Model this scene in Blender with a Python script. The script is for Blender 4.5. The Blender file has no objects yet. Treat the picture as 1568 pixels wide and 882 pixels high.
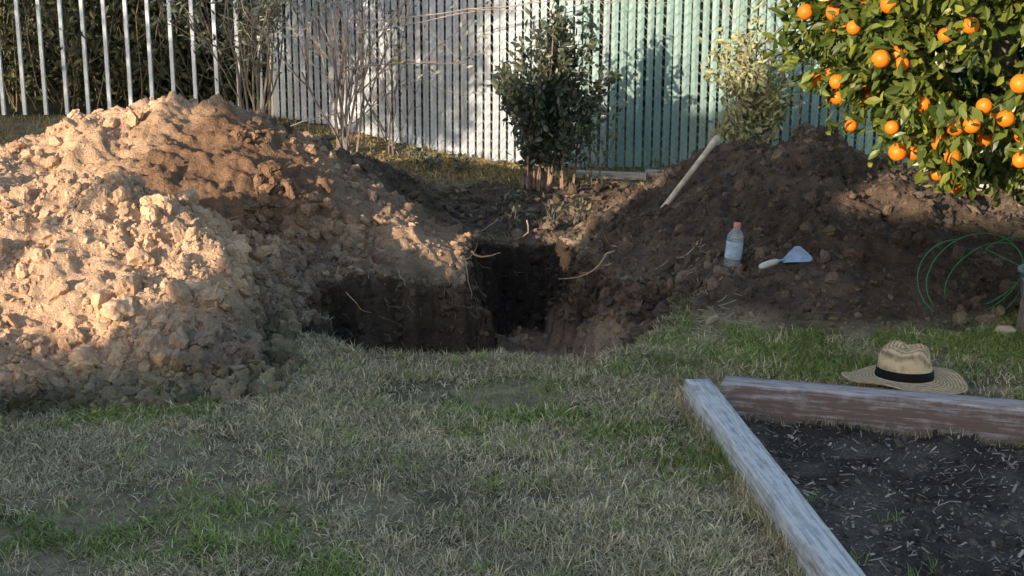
import bpy, math, numpy as np
from mathutils import Vector
rng=np.random.default_rng(7)
sc=bpy.context.scene
# ------------------------------------------------------------ helpers
TAB=np.random.default_rng(3).random((256,256))
def vn(x,y,s=0):
    x=np.asarray(x,float)+s*17.31; y=np.asarray(y,float)+s*9.73
    xi=np.floor(x).astype(int); yi=np.floor(y).astype(int)
    fx=x-xi; fy=y-yi
    fx=fx*fx*(3-2*fx); fy=fy*fy*(3-2*fy)
    a=TAB[xi&255,yi&255];b=TAB[(xi+1)&255,yi&255];c=TAB[xi&255,(yi+1)&255];d=TAB[(xi+1)&255,(yi+1)&255]
    return (a*(1-fx)+b*fx)*(1-fy)+(c*(1-fx)+d*fx)*fy
def fbm(x,y,f=1.0,o=4,s=0,g=.5):
    t=0;a=1;n=0
    for i in range(o):
        t=t+a*(vn(x*f,y*f,s+i*3)-.5)*2; n+=a; a*=g; f*=2.03
    return t/n
def ss(a,b,x):
    t=np.clip((x-a)/(b-a),0,1); return t*t*(3-2*t)
def smax(a,b,k=.04): return .5*(a+b+np.sqrt((a-b)**2+k*k))
def lerp(a,b,t):
    t=np.asarray(t)[...,None]; return np.asarray(a)*(1-t)+np.asarray(b)*t
def mkmesh(name,V,F,mats,col=None,smooth=False,midx=None):
    V=np.asarray(V,np.float32); F=np.asarray(F,np.int32); k=F.shape[1]
    me=bpy.data.meshes.new(name)
    me.vertices.add(len(V)); me.vertices.foreach_set('co',V.ravel())
    me.loops.add(F.size); me.loops.foreach_set('vertex_index',F.ravel())
    me.polygons.add(len(F)); me.polygons.foreach_set('loop_start',np.arange(0,F.size,k,dtype=np.int32))
    me.update(calc_edges=True)
    me.polygons.foreach_set('use_smooth',np.full(len(F),bool(smooth)))
    if not isinstance(mats,(list,tuple)): mats=[mats]
    for m in mats: me.materials.append(m)
    if col is not None:
        a=me.attributes.new('col','FLOAT_COLOR','POINT')
        c=np.ones((len(V),4),np.float32); c[:,:3]=col; a.data.foreach_set('color',c.ravel())
    ob=bpy.data.objects.new(name,me); sc.collection.objects.link(ob); return ob
def empty(name,loc=(0,0,0)):
    e=bpy.data.objects.new(name,None); e.empty_display_size=.1; e.location=loc
    sc.collection.objects.link(e); return e
def parent(p,*cs):
    for c in cs: c.parent=p
def inst(TV,TF,R,P,S):
    N=len(P); k=len(TV)
    S=np.asarray(S)
    if S.ndim==1: S=np.repeat(S[:,None],3,1)
    V=np.einsum('nij,nkj->nki',R,TV[None]*S[:,None,:])+P[:,None]
    F=TF[None]+(np.arange(N)*k)[:,None,None]
    return V.reshape(-1,3),F.reshape(-1,TF.shape[1])
def rot_rand(N,r=rng):
    q=r.normal(size=(N,4)); q/=np.linalg.norm(q,axis=1)[:,None]; w,x,y,z=q.T
    return np.stack([1-2*(y*y+z*z),2*(x*y-z*w),2*(x*z+y*w),2*(x*y+z*w),1-2*(x*x+z*z),2*(y*z-x*w),2*(x*z-y*w),2*(y*z+x*w),1-2*(x*x+y*y)],1).reshape(N,3,3)
def frame(d,r=rng,up=None):
    d=d/np.linalg.norm(d,axis=1)[:,None]
    t=r.normal(size=d.shape) if up is None else up
    n=t-(t*d).sum(1)[:,None]*d; n/=np.linalg.norm(n,axis=1)[:,None]+1e-9
    x=np.cross(d,n); return np.stack([x,d,n],2)
LEAFV=np.array([[0,0,0],[-.22,.42,.06],[.22,.42,.06],[0,1,-.06],[0,.48,-.02],[-.16,.75,.03],[.16,.75,.03]])
LEAFF=np.array([[0,4,1],[0,2,4],[1,4,5],[4,3,5],[4,2,6],[4,6,3]])
LV2=np.array([[0,0,0],[-.22,.5,.07],[.22,.5,.07],[0,1,-.05]]);LF2=np.array([[0,3,1],[0,2,3]])
def leaves(P,D,size,colA,colB,r=rng,wid=1.0,up=None,lo=False):
    N=len(P); R=frame(D,r,up); s=size*r.uniform(.65,1.25,N)
    S=np.stack([s*wid,s,s],1)
    V,F=inst(LV2 if lo else LEAFV,LF2 if lo else LEAFF,R,P,S)
    c=lerp(colA,colB,r.random(N)**1.3)*r.uniform(.7,1.2,(N,1))
    return V,F,np.repeat(c,4 if lo else len(LEAFV),0)
class TB:
    def __init__(s): s.V=[];s.F=[];s.C=[];s.n=0
    def tube(s,pts,rad,k=6,col=(1,1,1)):
        pts=np.asarray(pts,float); n=len(pts); rad=np.broadcast_to(rad,(n,))
        T=np.gradient(pts,axis=0); T/=np.linalg.norm(T,axis=1)[:,None]+1e-9
        ref=np.array([0,0,1.]) if abs(T[0,2])<.9 else np.array([1.,0,0])
        a=np.arange(k)*2*math.pi/k; VV=[]
        for i in range(n):
            u=np.cross(T[i],ref); u/=np.linalg.norm(u)+1e-9; v=np.cross(T[i],u)
            VV.append(pts[i]+rad[i]*(np.cos(a)[:,None]*u+np.sin(a)[:,None]*v))
        VV=np.concatenate(VV+[pts[:1],pts[-1:]])
        F=[]
        for i in range(n-1):
            for j in range(k):
                A=i*k+j;B=i*k+(j+1)%k;F+=[[A,B,B+k],[A,B+k,A+k]]
        for j in range(k):
            F+=[[n*k,(j+1)%k,j],[n*k+1,(n-1)*k+j,(n-1)*k+(j+1)%k]]
        s.V.append(VV);s.F.append(np.array(F)+s.n);s.n+=len(VV);s.C.append(np.tile(col,(len(VV),1)))
    def add(s,V,F,col):
        s.V.append(V);s.F.append(F+s.n);s.n+=len(V);s.C.append(np.broadcast_to(col,(len(V),3)))
    def box(s,c,sz,R=None,col=(1,1,1)):
        v=np.array([[x,y,z] for x in(-.5,.5) for y in(-.5,.5) for z in(-.5,.5)])*np.array(sz)
        if R is not None: v=v@np.array(R).T
        f=np.array([[0,1,3],[0,3,2],[4,6,7],[4,7,5],[0,4,5],[0,5,1],[2,3,7],[2,7,6],[0,2,6],[0,6,4],[1,5,7],[1,7,3]])
        s.add(v+np.array(c),f,col)
    def obj(s,name,mat,smooth=False): return mkmesh(name,np.concatenate(s.V),np.concatenate(s.F),mat,np.concatenate(s.C),smooth)
def lathe(name,prof,mat,k=32,loc=(0,0,0),fn=None,smooth=True,col=None):
    prof=np.array(prof,float);n=len(prof);a=np.arange(k)*2*math.pi/k
    V=np.stack([prof[:,0,None]*np.cos(a),prof[:,0,None]*np.sin(a),np.repeat(prof[:,1,None],k,1)],2).reshape(-1,3)
    if fn: V=fn(V)
    F=[[i*k+j,i*k+(j+1)%k,(i+1)*k+(j+1)%k,(i+1)*k+j] for i in range(n-1) for j in range(k)]
    o=mkmesh(name,V,F,mat,col,smooth); o.location=loc; return o
# ------------------------------------------------------------ materials
def mat(name,base=None,rough=.8,ns=8,na=.35,bs=40,bst=.3,bd=.01,transl=0,spec=.3,ns2=None,metal=0,trans=0,aniso=None):
    m=bpy.data.materials.new(name);m.use_nodes=True;nt=m.node_tree;N=nt.nodes;L=nt.links
    p=N['Principled BSDF'];p.inputs['Roughness'].default_value=rough
    p.inputs['Specular IOR Level'].default_value=spec;p.inputs['Metallic'].default_value=metal
    p.inputs['Transmission Weight'].default_value=trans
    tc=N.new('ShaderNodeTexCoord'); vec=tc.outputs['Object']
    if aniso:
        mp=N.new('ShaderNodeMapping');mp.inputs['Scale'].default_value=aniso;L.new(vec,mp.inputs[0]);vec=mp.outputs[0]
    if base is None:
        at=N.new('ShaderNodeAttribute');at.attribute_name='col';src=at.outputs['Color']
    else:
        rg=N.new('ShaderNodeRGB');rg.outputs[0].default_value=(*base,1);src=rg.outputs[0]
    def nmul(src,sc_,amt,det=3):
        n=N.new('ShaderNodeTexNoise');n.inputs['Scale'].default_value=sc_;n.inputs['Detail'].default_value=det;n.inputs['Roughness'].default_value=.65
        L.new(vec,n.inputs['Vector'])
        mr=N.new('ShaderNodeMapRange');mr.inputs[1].default_value=.3;mr.inputs[2].default_value=.7
        mr.inputs[3].default_value=1-amt;mr.inputs[4].default_value=1+amt;L.new(n.outputs['Fac'],mr.inputs[0])
        vm=N.new('ShaderNodeVectorMath');vm.operation='SCALE';L.new(src,vm.inputs[0]);L.new(mr.outputs[0],vm.inputs['Scale'])
        return vm.outputs[0]
    if na>0: src=nmul(src,ns,na)
    if ns2: src=nmul(src,ns2,na*.8)
    L.new(src,p.inputs['Base Color'])
    if bst>0:
        n=N.new('ShaderNodeTexNoise');n.inputs['Scale'].default_value=bs;n.inputs['Detail'].default_value=4;n.inputs['Roughness'].default_value=.7
        L.new(vec,n.inputs['Vector'])
        b=N.new('ShaderNodeBump');b.inputs['Strength'].default_value=bst;b.inputs['Distance'].default_value=bd
        L.new(n.outputs['Fac'],b.inputs['Height']);L.new(b.outputs[0],p.inputs['Normal'])
    if transl>0:
        t=N.new('ShaderNodeBsdfTranslucent');L.new(src,t.inputs['Color'])
        mx=N.new('ShaderNodeMixShader');mx.inputs[0].default_value=transl
        L.new(p.outputs[0],mx.inputs[1]);L.new(t.outputs[0],mx.inputs[2])
        L.new(mx.outputs[0],N['Material Output'].inputs['Surface'])
    return m
M_ground=mat('ground_soil_and_turf',None,.95,14,.3,60,.9,.02,spec=.1,ns2=110)
M_clod=mat('soil_clods',None,.95,22,.25,90,.6,.008,spec=.1,ns2=150)
M_grass=mat('grass_blades',None,.75,3,0,10,0,spec=.15)
M_leaf=mat('glossy_leaf',None,.36,6,0,10,0,transl=.25,spec=.5)
M_leafd=mat('dull_leaf',None,.65,6,0,10,0,spec=.25)
M_bark=mat('bark',None,.9,30,.3,80,0,.01,spec=.15)
M_slat=mat('privacy_slats',None,.5,5,.2,30,0,.002,spec=.35,aniso=(6,6,.7))
M_wire=mat('galvanised_wire',(.42,.44,.44),.45,20,0,10,0,metal=.6)
M_iron=mat('painted_iron',(.72,.76,.80),.5,10,.12,10,0)
M_litter=mat('litter',None,.85,6,0,10,0)
# ------------------------------------------------------------ terrain
PIT=np.array([(-.92,5.80),(-.84,5.33),(-.62,5.09),(-.22,4.93),(.25,4.95),(.52,5.06),(.70,5.4),(.78,5.85),(.60,6.35),(.44,6.9),(.33,7.60),(-.19,7.65),(-.22,6.9),(-.17,6.42),(-.5,6.34),(-.86,6.10)])
def sdf(x,y,P=PIT):
    x=np.asarray(x,float);y=np.asarray(y,float)
    d=np.full(x.shape,1e9);ins=np.zeros(x.shape,bool)
    for i in range(len(P)):
        a=P[i];b=P[i-1];e=b-a;wx=x-a[0];wy=y-a[1]
        t=np.clip((wx*e[0]+wy*e[1])/(e@e),0,1)
        d=np.minimum(d,(wx-e[0]*t)**2+(wy-e[1]*t)**2)
        c=((a[1]>y)!=(b[1]>y)) & (x<(b[0]-a[0])*(y-a[1])/(b[1]-a[1]+1e-12)+a[0])
        ins^=c
    return np.where(ins,-1,1)*np.sqrt(d)
def sdw(x,y): return sdf(x+.19*fbm(x,y,3.2,5,31,.62),y+.17*fbm(x,y,3.2,5,37,.62))
def mound(x,y,cx,cy,h,rl,rr,rf,rb,e=.12):
    dx=np.where(x<cx,(x-cx)/rl,(x-cx)/rr);dy=np.where(y<cy,(y-cy)/rf,(y-cy)/rb)
    return h*(1-(np.sqrt(dx*dx+dy*dy+e*e)-e))
def parts(x,y):
    wx=x+.17*fbm(x,y,1.7,4,11);wy=y+.17*fbm(x,y,1.7,4,23)
    A=mound(wx,wy,-1.74,7.4,.86,2.7,1.42,1.6,2.3,.06)
    A2=mound(wx,wy,-2.75,6.9,.55,2.0,1.2,1.6,2.0,.2)
    B=mound(wx,wy,-1.90,5.60,.58,2.3,1.35,1.02,.85,.16)
    B=np.minimum(B,(-.98-x+.12*fbm(x,y,4,3,13))*1.25)
    C=mound(wx,wy,-.64,6.80,.26,.8,.60,.38,.75,.12)
    Rr=mound(wx,wy,1.66,7.6,.575,1.05,1.5,1.95,1.4,.2)
    R2=mound(wx,wy,1.35,7.45,.46,.72,1.,1.75,1.3,.2)
    R3=mound(wx,wy,2.4,6.5,.24,1.1,1.2,.85,1.2,.2)
    L=smax(smax(A,A2,.06),smax(B,C,.04),.04)
    R=smax(smax(Rr,R2,.05),R3,.06)
    return L,R
def lawnz(x,y):
    return .02*fbm(x,y,.9,3,5)+.30*ss(8.3,11.5,y)*ss(.3,-2.3,x)+.04*ss(8.0,9.5,y)
def bedmask(x,y):
    xl=.653+(4.38-y)*(.131/1.61)
    yb=4.36-(x-.73)*(.31/.95)
    return ss(-.01,.03,x-xl)*ss(-.01,.03,yb-y)*(y>-3)*(x<5)
def terrain(x,y):
    L,R=parts(x,y);g=lawnz(x,y)
    m=smax(L,R,.03);m=smax(m,np.zeros_like(m),.035)-.006
    soil=ss(.004,.05,m)
    d=sdw(x,y)
    back=ss(7.2,7.8,y)*ss(9.7,9.2,y+.3*fbm(x,y,3,2,7))*ss(-1.9,-1.3,x)*ss(1.6,1.0,x)
    rough=np.maximum(soil,back*.9)
    rid=1-np.abs(fbm(x,y,5,3,45))*2.2
    bump=.07*fbm(x,y,3.0,3,41)+.05*np.abs(fbm(x,y,10,4,43,.6))+.022*fbm(x,y,34,3,47)+.03*np.clip(rid,0,1)**3
    gul=-.06*ss(.2,.6,np.abs(fbm(x*1.4,y*.8,2.2,2,49)))
    z=g+m+rough*(bump+gul*soil)*np.clip(.4+m*2.2,0,1.1)
    w=np.where(x>.2,.20+.30*ss(6.9,5.8,y)*ss(5.1,5.5,y),.12)+.08*fbm(x,y,4,2,39)+.05*ss(7,8,y)
    w=np.clip(w,.06,1)
    dep=.47+.04*ss(6.2,7.3,y)-.12*ss(.25,.5,x)*ss(6.4,5.6,y)
    k=ss(0.0,1.,-d/w)
    wall=1-np.abs(2*k-1)
    z=z-dep*k - .3*k*np.clip(m,0,.4)
    z+= k*(.035*fbm(x,y,7,4,51)+.018*fbm(x,y,30,2,53)) + wall*(.16*fbm(x,y,8,5,57,.65))
    z+= -.04*ss(.10,.0,d)*(y>5.3)*(1-k)*(.5+fbm(x,y,6,3,58))
    bm=bedmask(x,y)
    z=z+bm*(-.02+.022*fbm(x,y,9,4,61))
    return z,soil,d,back,bm,L,R
TAN=(.60,.405,.262);BRN=(.215,.130,.080);DRK=(.085,.064,.048);DRK2=(.145,.107,.080);GRB=(.25,.20,.155)
def soilcol(x,y,soil,d,back,bm,L,R):
    n=fbm(x,y,2.2,4,71);n2=fbm(x,y,7,3,73)
    moist=np.exp(-(((x+1.42+.15*n)/.55)**2+((y-6.75+.25*n2)/.72)**2))
    tan=lerp(TAN,BRN,np.clip(moist*1.7+.25*n+.2*n2-.03,0,1))
    foot=ss(-1.35,-1.05,x+.15*n2)*ss(6.7,6.2,y+.2*n)*ss(.28,.1,L)
    tan=lerp(tan,GRB,foot*.85)  # greys the mound's foot, with the gap's shade put into the colour
    east=ss(-1.2,-.45,x+.12*n)
    tan=lerp(tan,lerp(BRN,DRK2,ss(-.3,.4,n2)),east*.85*(1-.6*np.exp(-(((x+.5)/.45)**2+((y-6.6)/.25)**2))))
    dark=lerp(DRK,DRK2,ss(-.5,.6,n+.5*n2))
    c=lerp(tan,dark,ss(-.35,.2,x))
    c=lerp(c,lerp((.15,.12,.075),(.28,.23,.15),ss(-.3,.4,n2)),ss(8.9,9.5,y+.3*n)*(R<.05)*(L<.05))
    c=lerp(c,(.05,.05,.03),ss(11.2,11.9,y)*ss(16,14,y))
    c=lerp(c,lerp(DRK,DRK2,ss(-.2,.5,n2)),back)
    turf=lerp((.13,.112,.07),(.32,.26,.165),ss(-.4,.4,n2+n))
    s=np.maximum(soil,back);s=np.maximum(s,ss(9.4,9.8,y))
    s=np.maximum(s,.6*ss(.25,.05,d+.08*n2)*ss(5.2,5.6,y))
    c=lerp(turf,c,s)
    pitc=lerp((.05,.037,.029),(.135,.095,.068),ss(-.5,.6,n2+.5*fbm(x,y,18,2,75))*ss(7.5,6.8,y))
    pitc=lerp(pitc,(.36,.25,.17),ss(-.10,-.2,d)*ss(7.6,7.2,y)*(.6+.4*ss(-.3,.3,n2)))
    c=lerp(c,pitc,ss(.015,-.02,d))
    c=lerp(c,lerp((.065,.055,.048),(.14,.12,.10),ss(-.3,.5,n2)),bm)
    return c
def axis(segs,lo,hi):
    a=[];
    for s,e,st in segs: a+=list(np.arange(s,e,st))
    a.append(segs[-1][1])
    up=[];v=a[-1];st=.1
    while v<hi: st*=1.35;v+=st;up.append(v)
    dn=[];v=a[0];st=.1
    while v>lo: st*=1.35;v-=st;dn.append(v)
    return np.array(dn[::-1]+a+up)
xs=axis([(-3.6,-3.0,.04),(-3.0,-1.0,.014),(-1.0,.9,.010),(.9,3.2,.014),(3.2,4.2,.05)],-220,220)
ys=axis([(1.5,4.3,.03),(4.3,7.9,.011),(7.9,8.7,.014),(8.7,9.6,.02),(9.6,12,.05)],-220,220)
X,Y=np.meshgrid(xs,ys);
Z,so,dd,bk,bm,LL,RR=terrain(X,Y)
C=soilcol(X,Y,so,dd,bk,bm,LL,RR)
nx=len(xs);ny=len(ys)
I=(np.arange(ny-1)[:,None]*nx+np.arange(nx-1)).ravel()
F=np.stack([I,I+1,I+nx+1,I+nx],1)
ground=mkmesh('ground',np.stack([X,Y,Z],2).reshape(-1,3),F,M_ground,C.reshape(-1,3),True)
def Hh(x,y): return terrain(np.atleast_1d(np.asarray(x,float)),np.atleast_1d(np.asarray(y,float)))[0]
# ------------------------------------------------------------ soil clods
import bmesh
def ico(sub):
    b=bmesh.new();bmesh.ops.create_icosphere(b,subdivisions=sub,radius=1)
    V=np.array([v.co[:] for v in b.verts]);F=np.array([[v.index for v in f.verts] for f in b.faces]);b.free();return V,F
def clodvar(sub,seed):
    V,F=ico(sub);r=np.random.default_rng(seed)
    n=r.normal(size=(11,3));n/=np.linalg.norm(n,axis=1)[:,None];o=r.uniform(.5,1.0,11)
    dt=V@n.T;sc_=np.where(dt>.05,o/np.maximum(dt,.05),9).min(1);sc_=np.minimum(sc_,1.15)
    sc_*=1+.12*r.normal(size=len(V))*(.7 if sub>2 else 1)
    return V*sc_[:,None]*np.array([1,r.uniform(.6,1),r.uniform(.45,.8)]),F
def scatter(x,y,s,name,sub,jit=.25,sink=.25,cm=1.0):
    z,so,dd,bk,bm,LL,RR=terrain(x,y);c=soilcol(x,y,so,dd,bk,bm,LL,RR)*cm
    c=c*rng.uniform(1-jit,1+jit,(len(x),1))
    Vs=[];Fs=[];Cs=[];off=0;vid=rng.integers(0,8,len(x))
    for k in range(8):
        TV,TF=clodvar(sub,100+k+sub*50);m=vid==k
        P=np.stack([x[m],y[m],z[m]+s[m]*sink],1)
        V,F=inst(TV,TF,rot_rand(m.sum()),P,s[m]);Vs.append(V);Fs.append(F+off);off+=len(V);Cs.append(np.repeat(c[m],len(TV),0))
    return mkmesh(name,np.concatenate(Vs),np.concatenate(Fs),M_clod,np.concatenate(Cs),False)
def sample(n,cond,x0,x1,y0,y1):
    xo=[];yo=[];t=0
    while t<n:
        x=rng.uniform(x0,x1,n);y=rng.uniform(y0,y1,n);k=cond(x,y);xo.append(x[k]);yo.append(y[k]);t+=k.sum()
    return np.concatenate(xo)[:n],np.concatenate(yo)[:n]
def cL(x,y):
    L,R=parts(x,y);q=fbm(x,y,1.3,3,91)
    pr=(.2+.8*ss(6.7,5.9,y+.4*q))*(.15+.85*ss(-.2,.3,fbm(x,y,2.5,2,95)+.5*ss(6.4,5.8,y)))
    pr=pr*(1-.85*np.exp(-(((x+1.4)/.6)**2+((y-6.75)/.65)**2)))
    return (L>-.03)&(rng.random(x.shape)<pr)&(sdf(x,y)>.03)&(x<0)
def cR(x,y):
    L,R=parts(x,y);return (R>-.03)&(sdf(x,y)>-.1)&(x>.2)&(rng.random(x.shape)<.3+.7*ss(-.1,.4,fbm(x,y,2,2,97)))
def size(n,a,b,p=2.6): return a+(b-a)*rng.random(n)**p
x,y=sample(9500,cL,-3.4,-.1,4.4,8.2);cl1=scatter(x,y,size(9500,.004,.020),'small',2,.22,.15)
x,y=sample(1600,cL,-3.4,-.3,4.4,8.0);cl2=scatter(x,y,size(1600,.018,.070,3.4),'large',3,.22,.05,.95)
x,y=sample(8000,cR,.3,3.6,5.3,9);cl3=scatter(x,y,size(8000,.006,.022),'fine',2,.4)
x,y=sample(900,cR,.4,3.4,5.4,8.8);cl4=scatter(x,y,size(900,.018,.050,3),'lumps',3,.4,.15,1.2)
def cF(x,y):
    L,R=parts(x,y);return (L>-.13)&(L<.06)&(sdf(x,y)>.05)&(x<-.75)&(y<7.2)
x,y=sample(1500,cF,-3.2,-.7,4.2,7.2);cl5=scatter(x,y,size(1500,.012,.052,2.2),'rubble',3,.25,.25,.75)
x,y=sample(650,lambda x,y:(sdf(x,y)>.08),-1.30,-.70,5.4,6.7);cl6=scatter(x,y,size(650,.012,.05,2),'pit_edge_rubble',3,.3,.2,.9)
x,y=sample(1100,lambda x,y:(sdf(x,y)>.03)&(parts(x,y)[1]<.1),-1.5,1.0,7.0,9.4);cl8=scatter(x,y,size(1100,.01,.05,3),'back_rubble',3,.35,.2,1.1)
def cP(x,y): return (sdw(x,y)<.02)
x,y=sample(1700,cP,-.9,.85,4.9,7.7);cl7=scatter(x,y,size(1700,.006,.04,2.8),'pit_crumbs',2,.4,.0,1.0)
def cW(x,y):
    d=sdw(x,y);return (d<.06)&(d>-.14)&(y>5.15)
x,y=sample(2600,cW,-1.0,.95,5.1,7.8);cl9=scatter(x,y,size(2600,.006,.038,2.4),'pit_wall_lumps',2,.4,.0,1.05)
e=empty('dirt_mound');parent(e,cl1,cl2,cl5,cl6,cl8)
e=empty('dirt_mound');parent(e,cl3,cl4)
e=empty('dug_pit');parent(e,cl7,cl9)
# ------------------------------------------------------------ grass
def blades(x,y,L,w,c,lean=(.8,1.5)):
    n=len(x);z=terrain(x,y)[0]-.003
    az=rng.uniform(0,2*math.pi,n)+.8*fbm(x,y,3,2,99)
    h=np.stack([np.cos(az),np.sin(az),np.zeros(n)],1);sd=np.stack([-np.sin(az),np.cos(az),np.zeros(n)],1)
    up=np.array([0,0,1.])
    t1=rng.uniform(lean[0]*.6,lean[1]*.8,n)[:,None];t2=np.minimum(t1+rng.uniform(.1,.8,(n,1)),1.7)
    p0=np.stack([x,y,z],1);p1=p0+.5*L[:,None]*(h*np.sin(t1)+up*np.cos(t1));p2=p1+.5*L[:,None]*(h*np.sin(t2)+up*np.cos(t2))
    w=w[:,None]*(sd*.85+up*rng.normal(0,.4,(n,1)))
    V=np.stack([p0-w,p0+w,p1-w*.8,p1+w*.8,p2],1).reshape(-1,3)
    F=(np.array([[0,1,3],[0,3,2],[2,3,4]])[None]+(np.arange(n)*5)[:,None,None]).reshape(-1,3)
    return V,F,np.repeat(c,5,0)
STR=np.array((.78,.64,.41));GR=np.array((.29,.36,.10));GG=np.array((.46,.41,.24))
def gcond(x,y):
    L,R=parts(x,y);m=np.maximum(L,R)
    d=sdw(x,y)
    keep=(m<.0+.04*fbm(x,y,8,2,33))&(d>.0)&(bedmask(x,y)<.5)
    bare=ss(.28,.05,d)*ss(5.1,5.6,y)
    spot=np.exp(-(((x-.08)/.09)**2+((y-3.5)/.05)**2))
    thin=ss(-.40,.15,fbm(x,y,3,5,35,.65))
    return keep&(rng.random(x.shape)>np.maximum(bare*.85,spot))&(rng.random(x.shape)<.10+.95*thin)
def gcol(x,y):
    n=len(x);g=fbm(x,y,1.8,5,81,.6)+.35*fbm(x,y,6,2,83)+.55*ss(.3,1.0,x)*ss(4.4,4.9,y)
    pg=ss(-.05,.5,g)*.88+.04
    r=rng.random(n);c=np.where((r<pg)[:,None],GR,np.where((rng.random(n)<.55)[:,None],STR,GG))
    c=c*(1+.4*fbm(x,y,2.7,4,85))[:,None]
    return c*rng.uniform(.40,1.2,(n,1))
n=280000;x,y=sample(n,gcond,-2.3,2.5,2.55,5.9)
a=blades(x,y,rng.uniform(.015,.05,n),rng.uniform(.0009,.0020,n),gcol(x,y))
n2=30000;x,y=sample(n2,gcond,-9,9,-1.5,6.2)
b=blades(x,y,rng.uniform(.03,.07,n2),rng.uniform(.002,.004,n2),gcol(x,y))
nt=260;tx,ty=sample(nt,gcond,-2.0,2.4,2.7,5.8);k=20
x=np.repeat(tx,k)+rng.normal(0,.02,nt*k);y=np.repeat(ty,k)+rng.normal(0,.02,nt*k)
c=blades(x,y,rng.uniform(.03,.07,nt*k),rng.uniform(.001,.002,nt*k),np.repeat(np.where(rng.random((nt,1))<.5,GR*1.1,STR),k,0)*rng.uniform(.7,1.3,(nt*k,1)),(.3,1.2))
def gb(x,y):
    L,R=parts(x,y);return (np.maximum(L,R)<.03)&(rng.random(x.shape)<ss(9.1,9.7,y+.5*(np.abs(x)>1.8))*.9*(.3+ss(-.2,.3,fbm(x,y,2,2,36))))
n3=24000;x,y=sample(n3,gb,-4.5,4.2,8.6,11.4)
d=blades(x,y,rng.uniform(.04,.10,n3),rng.uniform(.0015,.003,n3),gcol(x,y)*np.array((.72,.62,.42)),(.3,1.2))
n4=8000;t=rng.uniform(0,1,n4);seg=PIT[1:8];i=rng.integers(0,6,n4);px=seg[i,0]*(1-t)+seg[i+1,0]*t;py=seg[i,1]*(1-t)+seg[i+1,1]*t
px+=rng.normal(0,.06,n4);py+=rng.normal(-.03,.06,n4);dq=sdw(px,py);ok=(dq>-.012)&(dq<.1)
px=px[ok];py=py[ok];e4=blades(px,py,rng.uniform(.03,.07,len(px)),rng.uniform(.001,.002,len(px)),gcol(px,py)*.85)
n5=26;tx,ty=sample(n5,lambda x,y:bedmask(x,y)>.9,.8,2.2,2.4,4.3);x=np.repeat(tx,14)+rng.normal(0,.012,n5*14);y=np.repeat(ty,14)+rng.normal(0,.012,n5*14)
f5=blades(x,y,rng.uniform(.02,.06,n5*14),rng.uniform(.001,.002,n5*14),np.tile(GR*.9,(n5*14,1)),(.1,1.))
n6=3200;t=rng.uniform(0,1,n6);q=rng.random(n6)<.6
gx=np.where(q,.785+(.60-.785)*t-.005,.74+.95*t);gy=np.where(q,2.5+(4.4-2.5)*t,4.41-.31*t);gx+=rng.normal(0,.012,n6)-.015*q;gy+=rng.normal(0,.01,n6)+.012*(~q)
g6=blades(gx,gy,rng.uniform(.03,.085,n6),rng.uniform(.001,.002,n6),gcol(gx,gy),(.1,.9))
n7=450;t=rng.uniform(0,1,n7)**1.3;gx=.80+.9*t;gy=4.265-.29*t+rng.normal(0,.012,n7)
g7=blades(gx,gy,rng.uniform(.02,.06,n7),rng.uniform(.001,.002,n7),gcol(gx,gy)*.6,(.1,1.1))
def merge(name,lst,mt,smooth=False):
    off=0;V=[];F=[];Cc=[]
    for v,f,c_ in lst: V.append(v);F.append(f+off);Cc.append(c_);off+=len(v)
    return mkmesh(name,np.concatenate(V),np.concatenate(F),mt,np.concatenate(Cc),smooth)
merge('lawn_grass',[a,b,c,d,e4,f5,g6,g7],M_grass)
# ------------------------------------------------------------ mulch + litter
n=6500;x,y=sample(n,lambda x,y:bedmask(x,y)>.8,.7,2.6,2.0,4.35)
TV=np.array([[-.5,-.5,-.2],[.5,-.5,-.2],[.5,.5,-.2],[-.5,.5,-.2],[-.45,-.4,.2],[.5,-.35,.2],[.4,.5,.2],[-.5,.4,.2]])
TF=np.array([[0,2,1],[0,3,2],[4,5,6],[4,6,7],[0,1,5],[0,5,4],[1,2,6],[1,6,5],[2,3,7],[2,7,6],[3,0,4],[3,4,7]])
def flatR(n,t=.25):
    ang=rng.uniform(0,6.28,n);cs_,sn=np.cos(ang),np.sin(ang);tl=rng.normal(0,t,n)
    R=np.zeros((n,3,3));R[:,0,0]=cs_;R[:,0,1]=-sn;R[:,1,0]=sn;R[:,1,1]=cs_;R[:,2,2]=1;R[:,2,0]=tl;return R
S=np.stack([size(n,.005,.04,2.6),size(n,.0015,.010,2),rng.uniform(.002,.006,n)],1)
V,F=inst(TV,TF,flatR(n,.4),np.stack([x,y,Hh(x,y)+.003],1),S)
cc=lerp((.13,.10,.08),(.58,.50,.42),rng.random(n)**2.5)
mkmesh('mulch',V,F,M_litter,np.repeat(cc,8,0))
n=3000;x,y=sample(n,lambda x,y:bedmask(x,y)>.8,.7,2.6,2.0,4.35)
o=scatter(x,y,size(n,.003,.018),'bed_soil_crumbs',2,.4)
n=3200;x,y=sample(n,lambda x,y:(parts(x,y)[0]<.1)&(parts(x,y)[1]<.12)&(rng.random(x.shape)<.15+ss(8.9,9.8,y)),-3,3.5,8,11)
D=np.stack([rng.normal(size=n),rng.normal(size=n),.25*rng.normal(size=n)],1)
V,F,cc=leaves(np.stack([x,y,Hh(x,y)+.01],1),D,.055,(.34,.24,.14),(.19,.17,.09));mkmesh('leaf_litter',V,F,M_litter,cc)
tb=TB()
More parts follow.
